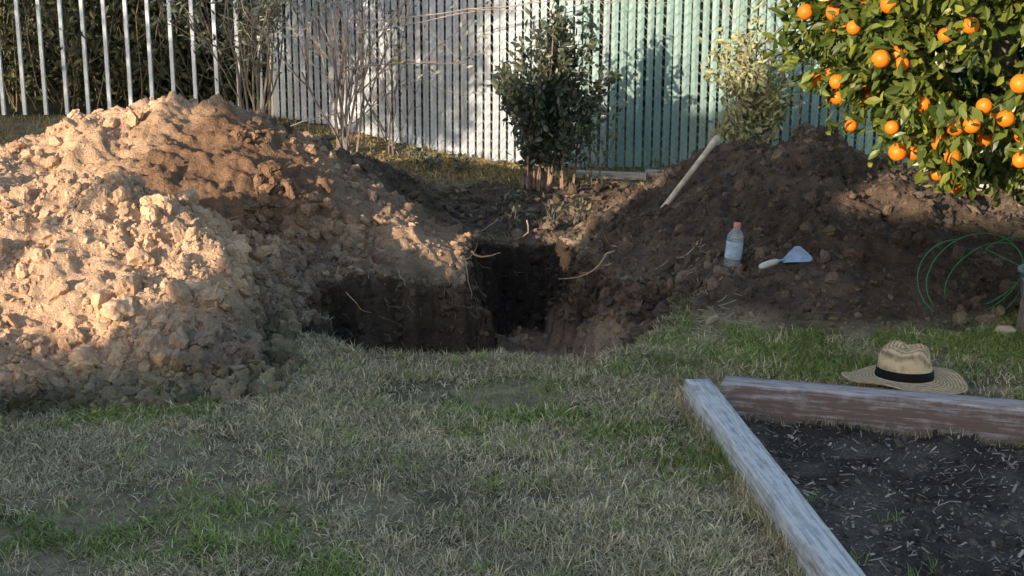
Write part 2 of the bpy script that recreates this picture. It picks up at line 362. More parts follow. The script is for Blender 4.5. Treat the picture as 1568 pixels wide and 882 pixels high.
for i in range(260):
    px,py=sample(1,lambda x,y:(sdf(x,y)>.03),-1.4,1.0,4.9,6.4);L=rng.uniform(.04,.12);a0=rng.uniform(0,6.28)
    px,py=px[0],py[0];q=[(px+L*t*math.cos(a0+.4*t),py+L*t*math.sin(a0+.4*t)) for t in (0,.5,1)]
    z=Hh([w[0] for w in q],[w[1] for w in q]);tb.tube([(q[j][0],q[j][1],z[j]+.008) for j in range(3)],.0014,3,(.50,.42,.29))
tb.obj('dry_straw',M_litter)
# ------------------------------------------------------------ roots in the pit wall
tb=TB()
for (p,d0,L,r) in [((-.17,6.42,.10),(.5,-.5,-.5),.16,.007),((-.2,6.38,.12),(.7,-.3,.35),.14,.004),((-.22,6.45,.06),(.4,-.4,-.8),.2,.004),
                   ((-.3,6.33,.05),(.3,-.7,-.5),.14,.003),((.46,6.5,.12),(-.9,-.2,-.05),.30,.006),((.49,6.6,.14),(-.8,-.3,.2),.22,.003),((.45,6.4,.08),(-.7,-.5,.05),.2,.003),
                   ((-.55,6.28,.02),(.2,-.6,-.7),.15,.003),((-.75,6.0,-.02),(.5,-.3,-.6),.16,.003),((.1,7.58,.05),(.2,-.6,-.7),.25,.004),((-.1,7.6,.05),(-.2,-.5,-.7),.2,.003)]:
    p=np.array(p);d0=np.array(d0,float);d0/=np.linalg.norm(d0);pts=[p-d0*.06]
    for i in range(7):
        d0+=rng.normal(0,.28,3);d0/=np.linalg.norm(d0);pts.append(pts[-1]+d0*L/6)
    tb.tube(pts,np.linspace(r,r*.3,8),5,(.46,.32,.19))
for i in range(170):
    j=rng.integers(8,len(PIT));t=rng.random();p0=PIT[j]*(1-t)+PIT[j-1]*t
    p=np.array([p0[0],p0[1],Hh(p0[0]*1.0,p0[1])[0]*.4-rng.uniform(-.03,.25)]);cen=np.array([.1,6.3,-.5]);d0=cen-p;d0/=np.linalg.norm(d0);pts=[p]
    for i in range(4): d0+=rng.normal(0,.5,3)+np.array([0,0,-.3]);d0/=np.linalg.norm(d0);pts.append(pts[-1]+d0*rng.uniform(.015,.05))
    tb.tube(pts,.0012,3,(.34,.24,.16))
tb.obj('tree_roots',M_bark)
# ------------------------------------------------------------ boards around the bed
def board(name,p0,p1,w,h,z0,col,seed):
    r=np.random.default_rng(seed);p0=np.array(p0);p1=np.array(p1);L=np.linalg.norm(p1-p0);d=(p1-p0)/L;s=np.array([-d[1],d[0]])
    n=int(L/.05);prof=[(-.5,0),(-.5,.9),(-.44,1),(-.2,1.0),(.2,1.0),(.44,1),(.5,.9),(.5,0)];V=[]
    for i in range(n+1):
        c_=p0+d*L*i/n;wob=.003*math.sin(i*.11+seed)
        for (a,b) in prof:
            j=r.normal(0,.0005)
            q=c_+s*(a*w+j+wob*.5);V.append([q[0],q[1],z0+b*h+j*.5+ (wob if b>0 else 0)])
    k=len(prof);F=[[i*k+j,i*k+j+1,(i+1)*k+j+1,(i+1)*k+j] for i in range(n) for j in range(k-1)]
    me_F=F+[[0,1,6,7],[1,2,5,6],[2,3,4,5],[n*k+7,n*k+6,n*k+1,n*k],[n*k+6,n*k+5,n*k+2,n*k+1],[n*k+5,n*k+4,n*k+3,n*k+2]]
    return mkmesh(name,np.array(V),np.array(me_F),mat_board(d,col),None,True)
def mat_board(d,cols):
    m=bpy.data.materials.new('weathered_board');m.use_nodes=True;nt=m.node_tree;N=nt.nodes;Lk=nt.links;p=N['Principled BSDF'];p.inputs['Roughness'].default_value=.8;p.inputs['Specular IOR Level'].default_value=.2
    tc=N.new('ShaderNodeTexCoord');mp=N.new('ShaderNodeMapping');mp.inputs['Rotation'].default_value=(0,0,-math.atan2(d[1],d[0]));mp.vector_type='POINT'
    mp2=N.new('ShaderNodeMapping');mp2.inputs['Scale'].default_value=(7,110,110)
    Lk.new(tc.outputs['Object'],mp.inputs[0]);Lk.new(mp.outputs[0],mp2.inputs[0])
    n=N.new('ShaderNodeTexNoise');n.inputs['Scale'].default_value=1;n.inputs['Detail'].default_value=6;Lk.new(mp2.outputs[0],n.inputs['Vector'])
    n2=N.new('ShaderNodeTexNoise');n2.inputs['Scale'].default_value=22;n2.inputs['Detail'].default_value=8;n2.inputs['Roughness'].default_value=.75;Lk.new(tc.outputs['Object'],n2.inputs['Vector'])
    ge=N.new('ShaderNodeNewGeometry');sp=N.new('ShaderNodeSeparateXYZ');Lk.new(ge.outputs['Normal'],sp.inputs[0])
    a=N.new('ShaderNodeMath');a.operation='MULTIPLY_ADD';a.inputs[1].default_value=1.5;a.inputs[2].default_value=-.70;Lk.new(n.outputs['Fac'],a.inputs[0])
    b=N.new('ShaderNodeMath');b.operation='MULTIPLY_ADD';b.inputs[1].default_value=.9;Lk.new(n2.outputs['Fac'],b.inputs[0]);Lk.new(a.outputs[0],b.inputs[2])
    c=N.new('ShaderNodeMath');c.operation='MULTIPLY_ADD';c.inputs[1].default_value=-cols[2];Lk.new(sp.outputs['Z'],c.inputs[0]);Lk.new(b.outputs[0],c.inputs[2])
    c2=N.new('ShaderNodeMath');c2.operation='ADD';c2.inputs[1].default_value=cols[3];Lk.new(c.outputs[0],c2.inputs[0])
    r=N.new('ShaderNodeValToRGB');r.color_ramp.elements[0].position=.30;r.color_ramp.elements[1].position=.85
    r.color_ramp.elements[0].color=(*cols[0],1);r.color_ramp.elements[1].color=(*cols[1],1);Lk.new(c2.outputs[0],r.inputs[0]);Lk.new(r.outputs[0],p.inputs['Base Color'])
    bp=N.new('ShaderNodeBump');bp.inputs['Strength'].default_value=.5;bp.inputs['Distance'].default_value=.004;Lk.new(n.outputs['Fac'],bp.inputs['Height']);Lk.new(bp.outputs[0],p.inputs['Normal'])
    return m
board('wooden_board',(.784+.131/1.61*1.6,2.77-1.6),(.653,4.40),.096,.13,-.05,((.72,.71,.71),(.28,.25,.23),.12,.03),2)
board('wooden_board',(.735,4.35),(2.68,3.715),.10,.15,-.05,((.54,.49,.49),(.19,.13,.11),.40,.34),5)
for p0,p1,w in [((.47,9.75),(1.0,9.62),.10),((1.0,9.75),(1.65,9.66),.06),((1.15,9.85),(1.9,9.8),.05)]:
    board('fence_plank',p0,p1,w,.05,Hh(*p0)[0]+.02,((.58,.50,.42),(.24,.19,.15),.1,.0),int(w*100))
# ------------------------------------------------------------ slat fence
fp=np.array([(-2.08,11.45),(.45,10.3),(2.6,9.95),(9.0,9.4)])
sg=np.diff(fp,axis=0);sl=np.linalg.norm(sg,axis=1);cum=np.concatenate([[0],np.cumsum(sl)])
def fpos(s):
    s=np.asarray(s,float);return np.interp(s,cum,fp[:,0]),np.interp(s,cum,fp[:,1])
pitch=.070;ns_=int(cum[-1]/pitch);s=(np.arange(ns_)+.5)*pitch
fx,fy=fpos(s);fz=Hh(fx,fy)
ex,ey=fpos(s+.01);tx=(ex-fx);ty=(ey-fy);tl=np.hypot(tx,ty);tx/=tl;ty/=tl
TV=np.array([[-.5,-.5,0],[.5,-.5,0],[.5,.5,0],[-.5,.5,0],[-.5,-.5,1],[.5,-.5,1],[.5,.5,1],[-.5,.5,1],[0,-1.6,0],[0,-1.6,1]],float)
TF=np.array([[0,8,9],[0,9,4],[8,1,5],[8,5,9],[1,2,6],[1,6,5],[2,3,7],[2,7,6],[3,0,4],[3,4,7],[4,9,5],[4,5,7],[5,6,7]])
R=np.zeros((ns_,3,3));yaw=rng.normal(0,.07,ns_);cx_=tx*np.cos(yaw)-ty*np.sin(yaw);sy_=tx*np.sin(yaw)+ty*np.cos(yaw)
R[:,0,0]=cx_;R[:,1,0]=sy_;R[:,0,1]=-sy_;R[:,1,1]=cx_;R[:,2,2]=1
ln=rng.normal(.006,.005,ns_);R[:,0,2]=tx*ln;R[:,1,2]=ty*ln
S=np.stack([np.full(ns_,.053)*rng.uniform(.9,1.05,ns_),np.full(ns_,.004),1.95+rng.normal(0,.008,ns_)],1)
V,F=inst(TV,TF,R,np.stack([fx,fy,fz+.02+rng.uniform(-.01,.015,ns_)],1),S)
tt=ss(-.3,.9,fx+.15*rng.normal(size=ns_));colr=lerp((.46,.51,.58),(.22,.36,.34),tt)*rng.uniform(.82,1.1,(ns_,1))
slo=mkmesh('slats',V,F,M_slat,np.repeat(colr,10,0))
tb=TB();
k=int(cum[-1]/.078)
for i in range(-26,k):
    for sgn in (1,-1):
        s0=i*.078;a0=s0;a1=s0+1.95
        if sgn<0:a0,a1=a1,a0
        q=[]
        for t in np.linspace(0,1,8):
            sv=a0+(a1-a0)*t
            if 0<=sv<=cum[-1]: q.append((sv,t))
        if len(q)<2: continue
        sv=np.array([w[0] for w in q]);t=np.array([w[1] for w in q]);xx,yy=fpos(sv);zz=.02+1.95*t+np.interp(xx,fx,fz)
        tb.tube(np.stack([xx-.0015,yy-.0125,zz],1),.0016,3)
wires=tb.obj('chain_link_wires',M_wire)
tb=TB()
for s0 in [0.0,2.78,5.4,8.0,10.8]:
    px,py=fpos(s0);z=Hh(px,py)[0];tb.tube([(px,py+.045,z-.3),(px,py+.045,z+1),(px,py+.045,z+2.05)],.03 if s0 else .038,10)
xx,yy=fpos(np.linspace(0,cum[-1],30));tb.tube(np.stack([xx,yy+.03,np.interp(xx,fx,fz)+2.0],1),.021,8)
posts=tb.obj('posts_and_rail',M_wire)
e=empty('chain_link_fence');parent(e,slo,wires,posts)
# ------------------------------------------------------------ iron picket fence
tb=TB();x0,y0=-2.2,11.55
for i in range(34):
    x=x0-i*.197;yy=y0+.02*i;z=.235
    tb.box((x,yy,z+1.0),(.030,.030,2.1));
tb.box((x0-3.3,y0+.34,.30),(6.8,.03,.045),[[1,.10,0],[-.10,1,0],[0,0,1]])
tb.box((x0-3.3,y0+.34,2.05),(6.8,.03,.045),[[1,.10,0],[-.10,1,0],[0,0,1]])
tb.obj('iron_picket_fence',M_iron)
# ------------------------------------------------------------ shrubs
def grow(tb,p,d,L,r,depth,tips,rg,spread=.5,gnarl=.12,kids=(2,3),col=(.2,.17,.14),upb=.08):
    n=6;pts=[p]
    for i in range(n):
        d=d+rg.normal(0,gnarl,3)+np.array([0,0,upb]);d/=np.linalg.norm(d);pts.append(pts[-1]+d*L/n)
    tb.tube(pts,np.linspace(r,r*.6,n+1),5 if r>.006 else 3,col)
    for q in pts[2:]: tips.append((q,d,depth))
    if depth<=0: return
    for i in range(rg.integers(kids[0],kids[1]+1)):
        t=rg.integers(2,n+1);dd=d+rg.normal(0,spread,3);dd/=np.linalg.norm(dd)
        grow(tb,pts[t],dd,L*rg.uniform(.55,.85),r*.55,depth-1,tips,rg,spread,gnarl,kids,col,upb)
def leafset(tips,n,jit,size_,ca,cb,rg,zmin=-9,wid=1.,dmax=9):
    T=[t for t in tips if t[0][2]>zmin and t[2]<=dmax];i=rg.integers(0,len(T),n)
    P=np.array([T[j][0] for j in i])+rg.normal(0,jit,(n,3));D=np.array([T[j][1] for j in i])*.5+rg.normal(0,.7,(n,3))
    return leaves(P,D,size_,ca,cb,rg,wid)
def shrub(name,base,stems,L,r,depth,tilt,nl,size_,ca,cb,seed,zmin=-9,wid=1.,jit=.03,spread=.5,col=(.2,.17,.14),kids=(2,3),dmax=9,upb=.08,ml=M_leafd,bs=.04):
    rg=np.random.default_rng(seed);z=Hh(base[0],base[1])[0];tb=TB();tips=[]
    for i in range(stems):
        a=rg.uniform(0,6.28);p=np.array([base[0]+rg.normal(0,bs),base[1]+rg.normal(0,.03),z-.03]);d=np.array([math.cos(a)*tilt,math.sin(a)*tilt,1.])
        grow(tb,p,d/np.linalg.norm(d),L*rg.uniform(.7,1.15),r*rg.uniform(.7,1.1),depth,tips,rg,spread,.09,kids,col,upb)
    b=tb.obj('branches',M_bark);e=empty(name);parent(e,b)
    if nl:
        V,F,c_=leafset(tips,nl,jit,size_,ca,cb,rg,z+zmin,wid,dmax);parent(e,mkmesh('leaves',V,F,ml,c_))
    return e
shrub('leafy_bush',(.21,9.25),18,.58,.010,2,.17,5000,.060,(.045,.065,.04),(.13,.15,.10),21,zmin=.14,wid=1.1,jit=.03,spread=.20,col=(.30,.20,.16),ml=M_leaf,bs=.10)
shrub('sapling',(.62,9.45),4,.4,.005,2,.3,330,.05,(.14,.18,.10),(.32,.34,.18),22,zmin=.1,jit=.03,spread=.4)
shrub('pale_bush',(1.72,9.35),9,.56,.010,2,.22,2300,.058,(.22,.25,.12),(.50,.48,.26),23,zmin=.3,jit=.04,spread=.36,col=(.32,.25,.19))
shrub('bare_shrub',(-1.32,10.3),11,.95,.013,3,.38,420,.05,(.16,.18,.13),(.3,.32,.24),24,zmin=.5,spread=.42,col=(.24,.20,.19),kids=(2,3),upb=.05)
shrub('bare_shrub',(-.98,10.5),5,.8,.008,2,.45,80,.04,(.13,.15,.11),(.25,.27,.2),25,zmin=.5,spread=.42,col=(.24,.2,.19))
shrub('olive_shrub',(-2.05,10.7),9,.9,.014,2,.22,2200,.058,(.10,.12,.09),(.26,.29,.22),26,zmin=.5,wid=.7,jit=.06,spread=.35)
for i,(bx,by,nl_) in enumerate([(-.35,9.9,150),(-.75,10.2,150),(.05,8.75,70),(2.55,9.2,110),(-2.5,10.3,150),(1.2,9.7,110),(.3,8.5,35),(-.6,10.0,110),(.0,7.95,16),(.22,7.9,16),(.42,8.05,16)]):
    shrub('low_plant',(bx,by),5,.11,.003,1,.8,nl_,.042,(.09,.10,.06),(.20,.19,.12),40+i,jit=.03)
tb=TB();rg=np.random.default_rng(5);tips=[]
for p,d0,L in [((-1.2,10.2,1.1),(1,-.1,.18),1.6),((1.75,9.4,.9),(-.5,-.1,1),.8),((1.6,9.4,.9),(.7,-.1,.8),.8),((-1.1,10.2,1.2),(.8,-.2,.05),1.2)]:
    grow(tb,np.array(p),np.array(d0)/np.linalg.norm(d0),L,.006,1,tips,rg,.35,.06,(2,3),(.45,.38,.32),0)
tb.obj('bare_twigs',M_bark)
# ------------------------------------------------------------ orange tree
rg=np.random.default_rng(77);oc=np.array([2.12,5.25,1.55]);tb=TB();tips=[]
zb=Hh(oc[0],oc[1])[0]
tb.tube([(oc[0]+.1,oc[1]+.1,zb-.1),(oc[0]+.12,oc[1]+.08,zb+.5),(oc[0]+.05,oc[1],1.0)],[.09,.075,.06],10,(.2,.17,.14))
for i in range(14):
    d=rg.normal(size=3);d[2]=abs(d[2])*.6+.25;d/=np.linalg.norm(d);grow(tb,np.array([oc[0]+.05,oc[1],.95+.2*rg.random()]),d,.45,.022,2,tips,rg,.4,.12,(2,3),(.18,.16,.12),.03)
br=tb.obj('trunk_and_branches',M_bark)
def rad(d):
    az_=np.arctan2(d[:,1],d[:,0]);el=d[:,2]
    return 1.02*(1+.22*fbm(az_*1.6+9,el*2.2+5,1.8,4,3))
ncl=2300;dc=rg.normal(size=(ncl,3));dc/=np.linalg.norm(dc,axis=1)[:,None]
rr=rad(dc)*rg.uniform(.45,1.0,ncl)**.4
cc_=oc+dc*rr[:,None]
keep=(cc_[:,2]>.62+.24*fbm(cc_[:,0],cc_[:,1],3.5,3,8))&((cc_[:,2]<1.9)|(rg.random(ncl)<.45))&((cc_[:,1]<5.9)|(rg.random(ncl)<.5))&(fbm(cc_[:,0]+cc_[:,1],cc_[:,2],4,2,19)>-.34)
cc_=cc_[keep];dcu=dc[keep];rru=rr[keep]
ncl=len(cc_);per=26;P=np.repeat(cc_,per,0)+rg.normal(0,.042,(ncl*per,3))
out=P-oc;out/=np.linalg.norm(out,axis=1)[:,None]
D=out*.6+rg.normal(0,.7,out.shape)+np.array([0,0,-.25])
V,F,c_=leaves(P,D,.063,(.045,.08,.014),(.20,.24,.045),rg,1.0,up=out+rg.normal(0,.65,out.shape)+np.array([0,0,.5]))
yl=rg.random(len(P))<.14;c_[np.repeat(yl,7)]*=np.array([1.8,1.55,1.1])  # brighter yellow leaves: sunlit look put into the leaf colour
lf=mkmesh('leaves',V,F,M_leaf,c_)
M_or=mat('orange_peel',(.88,.21,.012),.45,6,.12,260,.2,.002,spec=.4)
TV,TF=ico(3);P=[]
front=[j for j in range(ncl) if rru[j]>.80*rad(dcu[j][None])[0] and dcu[j][1]<.25 and .68<cc_[j][2]<2.0]
for rep in range(4):
    for j in rg.permutation(front):
        p=cc_[j]+dcu[j]*rg.uniform(.01,.05)+rg.normal(0,.03,3)
        dens=.03+.55*math.exp(-((p[0]-1.62)**2/.09+(p[2]-.98)**2/.05))+.09*math.exp(-((p[0]-1.35)**2/.1+(p[2]-1.4)**2/.05))
        if rg.random()>dens: continue
        if all(np.linalg.norm(p-q)>.064 for q in P): P.append(p)
P=np.array(P[:230]);V,F=inst(TV,TF,rot_rand(len(P),rg),P,rg.uniform(.023,.035,len(P)))
orr=mkmesh('oranges',V,F,M_or,None,True)
e=empty('orange_tree');parent(e,br,lf,orr)
# ------------------------------------------------------------ dark trees behind the fences
def treemass(name,boxes,n,size_,ca,cb,seed,wid=1.0):
    rg=np.random.default_rng(seed)
    tot=sum(b[1][0]*b[1][1]*b[1][2] for b in boxes);P=[]
    for c,r in boxes:
        k=int(n*(r[0]*r[1]*r[2])/tot);d=rg.normal(size=(k,3));d/=np.linalg.norm(d,axis=1)[:,None]
        q=d*(rg.uniform(.45,1.02,k)**.5)[:,None]*(1+.22*fbm(d[:,0]*2+c[0],d[:,2]*2+d[:,1],1.6,3,seed))[:,None];P.append(q*np.array(r)+np.array(c))
    P=np.concatenate(P);D=rg.normal(size=P.shape)+np.array([0,0,-.2]);V,F,c_=leaves(P,D,size_,ca,cb,rg,wid,None,True);return mkmesh(name,V,F,M_leafd,c_)
def trunk(name,segs):
    tb=TB()
    for p,r in segs: tb.tube(p,r,8,(.14,.115,.09))
    return tb.obj(name,M_bark)
for i,(x,y,h) in enumerate([(-3.0,13.6,3.2),(-4.6,14.0,3.4),(-6.6,14.2,3.4),(-1.6,14.6,3.3),(.6,14.4,3.2),(3,13.6,3.2),(5.6,13.2,3.2)]):
    n=8500 if x<-1 else 2000
    t1=trunk('trunk',[([(x,y,-.1),(x+.1,y,.8),(x-.1,y,2),(x,y,h)],[.14,.11,.08,.03]),([(x+.1,y,.7),(x+.6,y-.2,1.5),(x+.9,y,2.4)],[.07,.05,.02]),([(x,y,.5),(x-.5,y-.2,1.3),(x-.8,y,2.2)],[.06,.045,.02])])
    f1=treemass('foliage',[((x,y,h*.62),(1.25,.9,h*.45)),((x+.6,y-.3,.75),(.8,.6,.75)),((x-.5,y-.25,.6),(.8,.55,.7))],n,.11,(.025,.035,.015),(.065,.07,.035),200+i)
    e=empty('background_tree');parent(e,t1,f1)
tb=TB();rg=np.random.default_rng(8);tips=[]
for i in range(70):
    p=np.array([rg.uniform(-5.6,-2.2),rg.uniform(11.9,13.2),.2]);grow(tb,p,np.array([rg.normal(0,.25),0,1.]),rg.uniform(.6,1.5),.008,1,tips,rg,.4,.1,(2,3),(.2,.17,.12),.02)
ub=tb.obj('stems',M_bark);V,F,c_=leafset(tips,5200,.09,.09,(.035,.05,.022),(.16,.15,.075),rg);uu=mkmesh('leaves',V,F,M_leafd,c_);e=empty('undergrowth');parent(e,ub,uu)
hx=np.linspace(-12,12,160);hz=np.linspace(-.1,3.6,40);HX,HZ=np.meshgrid(hx,hz);HY=15.4+.35*fbm(HX,HZ,1.4,5,66)
I=(np.arange(39)[:,None]*160+np.arange(159)).ravel()
V=np.concatenate([np.stack([HX,HY,HZ],2).reshape(-1,3),np.stack([HX,HY+1.4,HZ],2).reshape(-1,3)]);F=np.stack([I,I+1,I+161,I+160],1)
tI=39*160+np.arange(159);top=np.stack([tI,tI+1,tI+1+6400,tI+6400],1)
mkmesh('hedge',V,np.concatenate([F,F[:,::-1]+6400,top]),mat('hedge_leaf',(.02,.028,.014),.9,14,.5,30,1,.1),None,False)
# ------------------------------------------------------------ sun direction frame and unseen shadow casters
az=np.array([.60,.80]);EL=math.radians(12.5)
def cs(c_,s_): return (az[1]*c_+az[0]*s_, -az[0]*c_+az[1]*s_)
M_st=mat('stucco',(.45,.41,.35),.9,6,.12,120,.3,.004);M_roof=mat('roof_shingles',(.11,.10,.095),.9,10,.3,60,.5,.01)
M_gl=mat('window_glass',(.05,.06,.07),.1,4,.1,5,0,spec=.6);M_tr=mat('trim_paint',(.7,.7,.68),.5,4,.05,5,0)
he=empty('unseen_house');hx_,hy_=cs(1.7,-5.2);ang=math.atan2(-az[0],az[1])  # unseen house behind the camera, sized to shade the foreground
he.location=(hx_,hy_,0);he.rotation_euler=(0,0,ang)
tb=TB();tb.box((0,-2.6,1.2),(10,5.2,2.5));w=tb.obj('walls',M_st)
rv=np.array([[-5.3,.35,2.42],[5.3,.35,2.42],[5.3,-5.55,2.42],[-5.3,-5.55,2.42],[-5.3,-2.6,3.46],[5.3,-2.6,3.46]]);rf=np.array([[0,1,5],[0,5,4],[3,4,5],[3,5,2],[0,4,3],[1,2,5],[0,3,2],[0,2,1]])
tb=TB();tb.add(rv,rf,(1,1,1));rf_=tb.obj('roof',M_roof)
tb=TB();tb2=TB()
for wx_ in (-3,-.6,3.2):
    tb.box((wx_,.005,1.4),(1.2,.04,1.1))
    for a_,b_,s_ in ((0,.59,(1.36,.07,.08)),(0,-.59,(1.36,.09,.08)),(.64,0,(.08,.07,1.1)),(-.64,0,(.08,.07,1.1)),(0,0,(.04,.05,1.1))): tb2.box((wx_+a_,.03,1.4+b_),s_)
tb2.box((1.4,.02,1.05),(.95,.06,2.05));g_=tb.obj('windows',M_gl);d_=tb2.obj('door_and_trim',M_tr);parent(he,w,rf_,g_,d_)
for j,(c_,s_,h,rr_) in enumerate([(-3.60,-2.6,5.4,.47),(-3.15,-3.5,5.2,.5)]):  # unseen cypresses added to shade the pit and right mound
    X0,Y0=cs(c_,s_);rg=np.random.default_rng(300+j);n=6500;zz=rg.uniform(.15,h,n);pr=rr_*np.clip(np.sin(np.pi*np.clip((zz/h)*.88+.10,0,1))**.45,0,1);a=rg.uniform(0,6.28,n);q=pr*rg.uniform(.3,1,n)**.5
    P=np.stack([X0+q*np.cos(a),Y0+q*np.sin(a),zz],1);D=np.stack([np.cos(a)*.4,np.sin(a)*.4,np.ones(n)],1)+rg.normal(0,.25,(n,3))
    V,F,cc=leaves(P,D,.18,(.03,.05,.02),(.06,.09,.035),rg,1,None,True);l_=mkmesh('foliage',V,F,M_leafd,cc)
    t_=trunk('trunk',[([(X0,Y0,-.1),(X0,Y0,2.5),(X0,Y0,h-.3)],[.11,.08,.02])]);e=empty('shadow_cypress');parent(e,l_,t_)
for j,(c_,hh) in enumerate(((-4.25,1.16),(-4.95,1.05),(-5.7,1.0),(-6.4,1.0))):  # unseen low shrubs added to shade the left mound's front edge
    X0,Y0=cs(c_,-2.0);l_=treemass('foliage',[((X0,Y0,hh/2),(.42,.42,hh/2))],2600,.10,(.03,.05,.02),(.07,.1,.04),500+j);t_=trunk('trunk',[([(X0,Y0,-.1),(X0,Y0,.3),(X0,Y0,.6)],[.04,.03,.01])]);e=empty('shadow_boxwood');parent(e,l_,t_)
X0,Y0=cs(-9.4,-1.5);X1,Y1=cs(-6.95,-1.0)
l_=treemass('foliage',[((X0,Y0,3.3),(1.75,1.75,1.9)),((X0+.2,Y0+.4,2.0),(1.4,1.4,.9))],8500,.16,(.04,.065,.025),(.09,.12,.05),401)
l2=treemass('side_foliage',[((X1,Y1,2.95),(.42,.42,.36)),((X1+.25,Y1+.25,2.4),(.3,.3,.2)),((X1-.3,Y1+.1,2.5),(.35,.35,.25)),((X1-.2,Y1-.1,3.5),(.5,.5,.25)),((X1+.6,Y1+.3,3.25),(.3,.3,.15))],2300,.12,(.04,.065,.025),(.09,.12,.05),402)
t_=trunk('trunk',[([(X0,Y0,-.1),(X0,Y0,1.2),(X0+.1,Y0,3)],[.2,.16,.08]),([(X0,Y0,1.2),((X0+X1)/2,(Y0+Y1)/2,2.1),(X1,Y1,2.8),(X1+.1,Y1,3.3)],[.1,.06,.03,.015])])
e=empty('shade_tree');parent(e,l_,l2,t_)
bx_=[]  # unseen crown added and shaped to shade the lower slat fence
for c_,z_,r_,rz in ((-5.6,2.68,.38,.20),(-5.05,2.78,.42,.30),(-4.45,2.84,.45,.38)):
    a_,b_=cs(c_,-2.7);bx_.append(((a_,b_,z_),(r_,r_,rz)))
l_=treemass('foliage',bx_,7500,.11,(.03,.05,.02),(.07,.1,.04),601);a_,b_=cs(-4.7,-3.1);a2,b2=cs(-5.3,-2.7);a3,b3=cs(-4.4,-2.7)
t_=trunk('trunk',[([(a_,b_,-.1),(a_,b_,1.3),(a_,b_,2.1)],[.07,.05,.035]),([(a_,b_,2.0),((a_+a2)/2,(b_+b2)/2,2.45),(a2,b2,2.65)],[.03,.02,.01]),([(a_,b_,2.0),((a_+a3)/2,(b_+b3)/2,2.45),(a3,b3,2.85)],[.03,.02,.01])]);e=empty('shadow_umbrella_tree');parent(e,l_,t_)
# ------------------------------------------------------------ hat
M_straw=bpy.data.materials.new('woven_straw');M_straw.use_nodes=True;nt=M_straw.node_tree;N=nt.nodes;Lk=nt.links;p=N['Principled BSDF'];p.inputs['Roughness'].default_value=.8
tc=N.new('ShaderNodeTexCoord');wv=N.new('ShaderNodeTexWave');wv.wave_type='RINGS';wv.rings_direction='Z';wv.inputs['Scale'].default_value=26;wv.inputs['Distortion'].default_value=1.2;wv.inputs['Detail'].default_value=3;Lk.new(tc.outputs['Object'],wv.inputs['Vector'])
nz=N.new('ShaderNodeTexNoise');nz.inputs['Scale'].default_value=60;nz.inputs['Detail'].default_value=6;Lk.new(tc.outputs['Object'],nz.inputs['Vector'])
ad=N.new('ShaderNodeMath');ad.operation='MULTIPLY_ADD';ad.inputs[1].default_value=.5;Lk.new(wv.outputs['Fac'],ad.inputs[0]);Lk.new(nz.outputs['Fac'],ad.inputs[2])
cr=N.new('ShaderNodeValToRGB');cr.color_ramp.elements[0].position=.35;cr.color_ramp.elements[1].position=.95;cr.color_ramp.elements[0].color=(.24,.16,.085,1);cr.color_ramp.elements[1].color=(.72,.53,.33,1);Lk.new(ad.outputs[0],cr.inputs[0]);Lk.new(cr.outputs[0],p.inputs['Base Color'])
bp=N.new('ShaderNodeBump');bp.inputs['Strength'].default_value=.8;bp.inputs['Distance'].default_value=.003;Lk.new(ad.outputs[0],bp.inputs['Height']);Lk.new(bp.outputs[0],p.inputs['Normal'])
hat=empty('straw_hat',(1.385,4.43,.075));hat.rotation_euler=(math.radians(-2),math.radians(3),.3)
def hf(V):
    a=np.arctan2(V[:,1],V[:,0]);r=np.hypot(V[:,0],V[:,1])
    b=ss(.11,.215,r);V=V.copy();V[:,2]+=b*(.013*np.sin(2*a+.6)+.006*np.sin(5*a+1));V[:,0]*=1.02;V[:,1]*=.97
    up=ss(.03,.09,V[:,2]);V[:,2]-=up*.030*np.exp(-((V[:,1]+.2*V[:,0])/.022)**2)*ss(.085,.03,r)*1.2
    V[:,1]*=1-up*.18*ss(.0,.09,V[:,0]);V[:,:2]*=(1+.05*up*np.sin(3*a+1)*1)[:,None]
    V[:,2]+=.007*np.sin(a*4+1)*up;return V
prof=[(.215,-.004),(.216,0),(.205,.001),(.18,-.003),(.15,-.002),(.12,.002),(.105,.004),(.098,.008),(.095,.02),(.093,.045),(.09,.07),(.085,.092),(.076,.108),(.062,.117),(.045,.121),(.025,.122),(.004,.122)]
pr2=[];
for i in range(len(prof)-1):
    for t in (0,.5): pr2.append([prof[i][j]*(1-t)+prof[i+1][j]*t for j in (0,1)])
pr2.append(prof[-1])
h1=lathe('crown_and_brim',pr2,M_straw,72,fn=hf)
h2=lathe('ribbon_band',[(.1005,.006),(.1015,.012),(.0995,.024),(.0975,.036),(.0945,.037)],mat('black_ribbon',(.008,.008,.009),.7,10,.1,60,.2,.001,spec=.15),64,fn=hf)
tb=TB();rg=np.random.default_rng(2)
for i in range(70):
    a=rg.uniform(0,6.28);r=.213;p0=np.array([r*math.cos(a)*1.02,r*math.sin(a)*.97,.013*math.sin(2*a+.6)]);d=np.array([math.cos(a+rg.normal(0,.8)),math.sin(a+rg.normal(0,.8)),rg.normal(0,.4)]);tb.tube([p0-d*.004,p0+d*rg.uniform(.004,.014)],.0007,3,(.5,.4,.25))
for i in range(60):
    a=rg.uniform(0,6.28);r=rg.uniform(.05,.088);p0=np.array([r*math.cos(a),r*math.sin(a)*.9,rg.uniform(.09,.112)]);d=np.array([math.cos(a),math.sin(a),rg.normal(.3,.5)]);tb.tube([p0,p0+d*.012],.0007,3,(.5,.4,.25))
h3=tb.obj('frayed_straws',M_litter);parent(hat,h1,h2,h3)
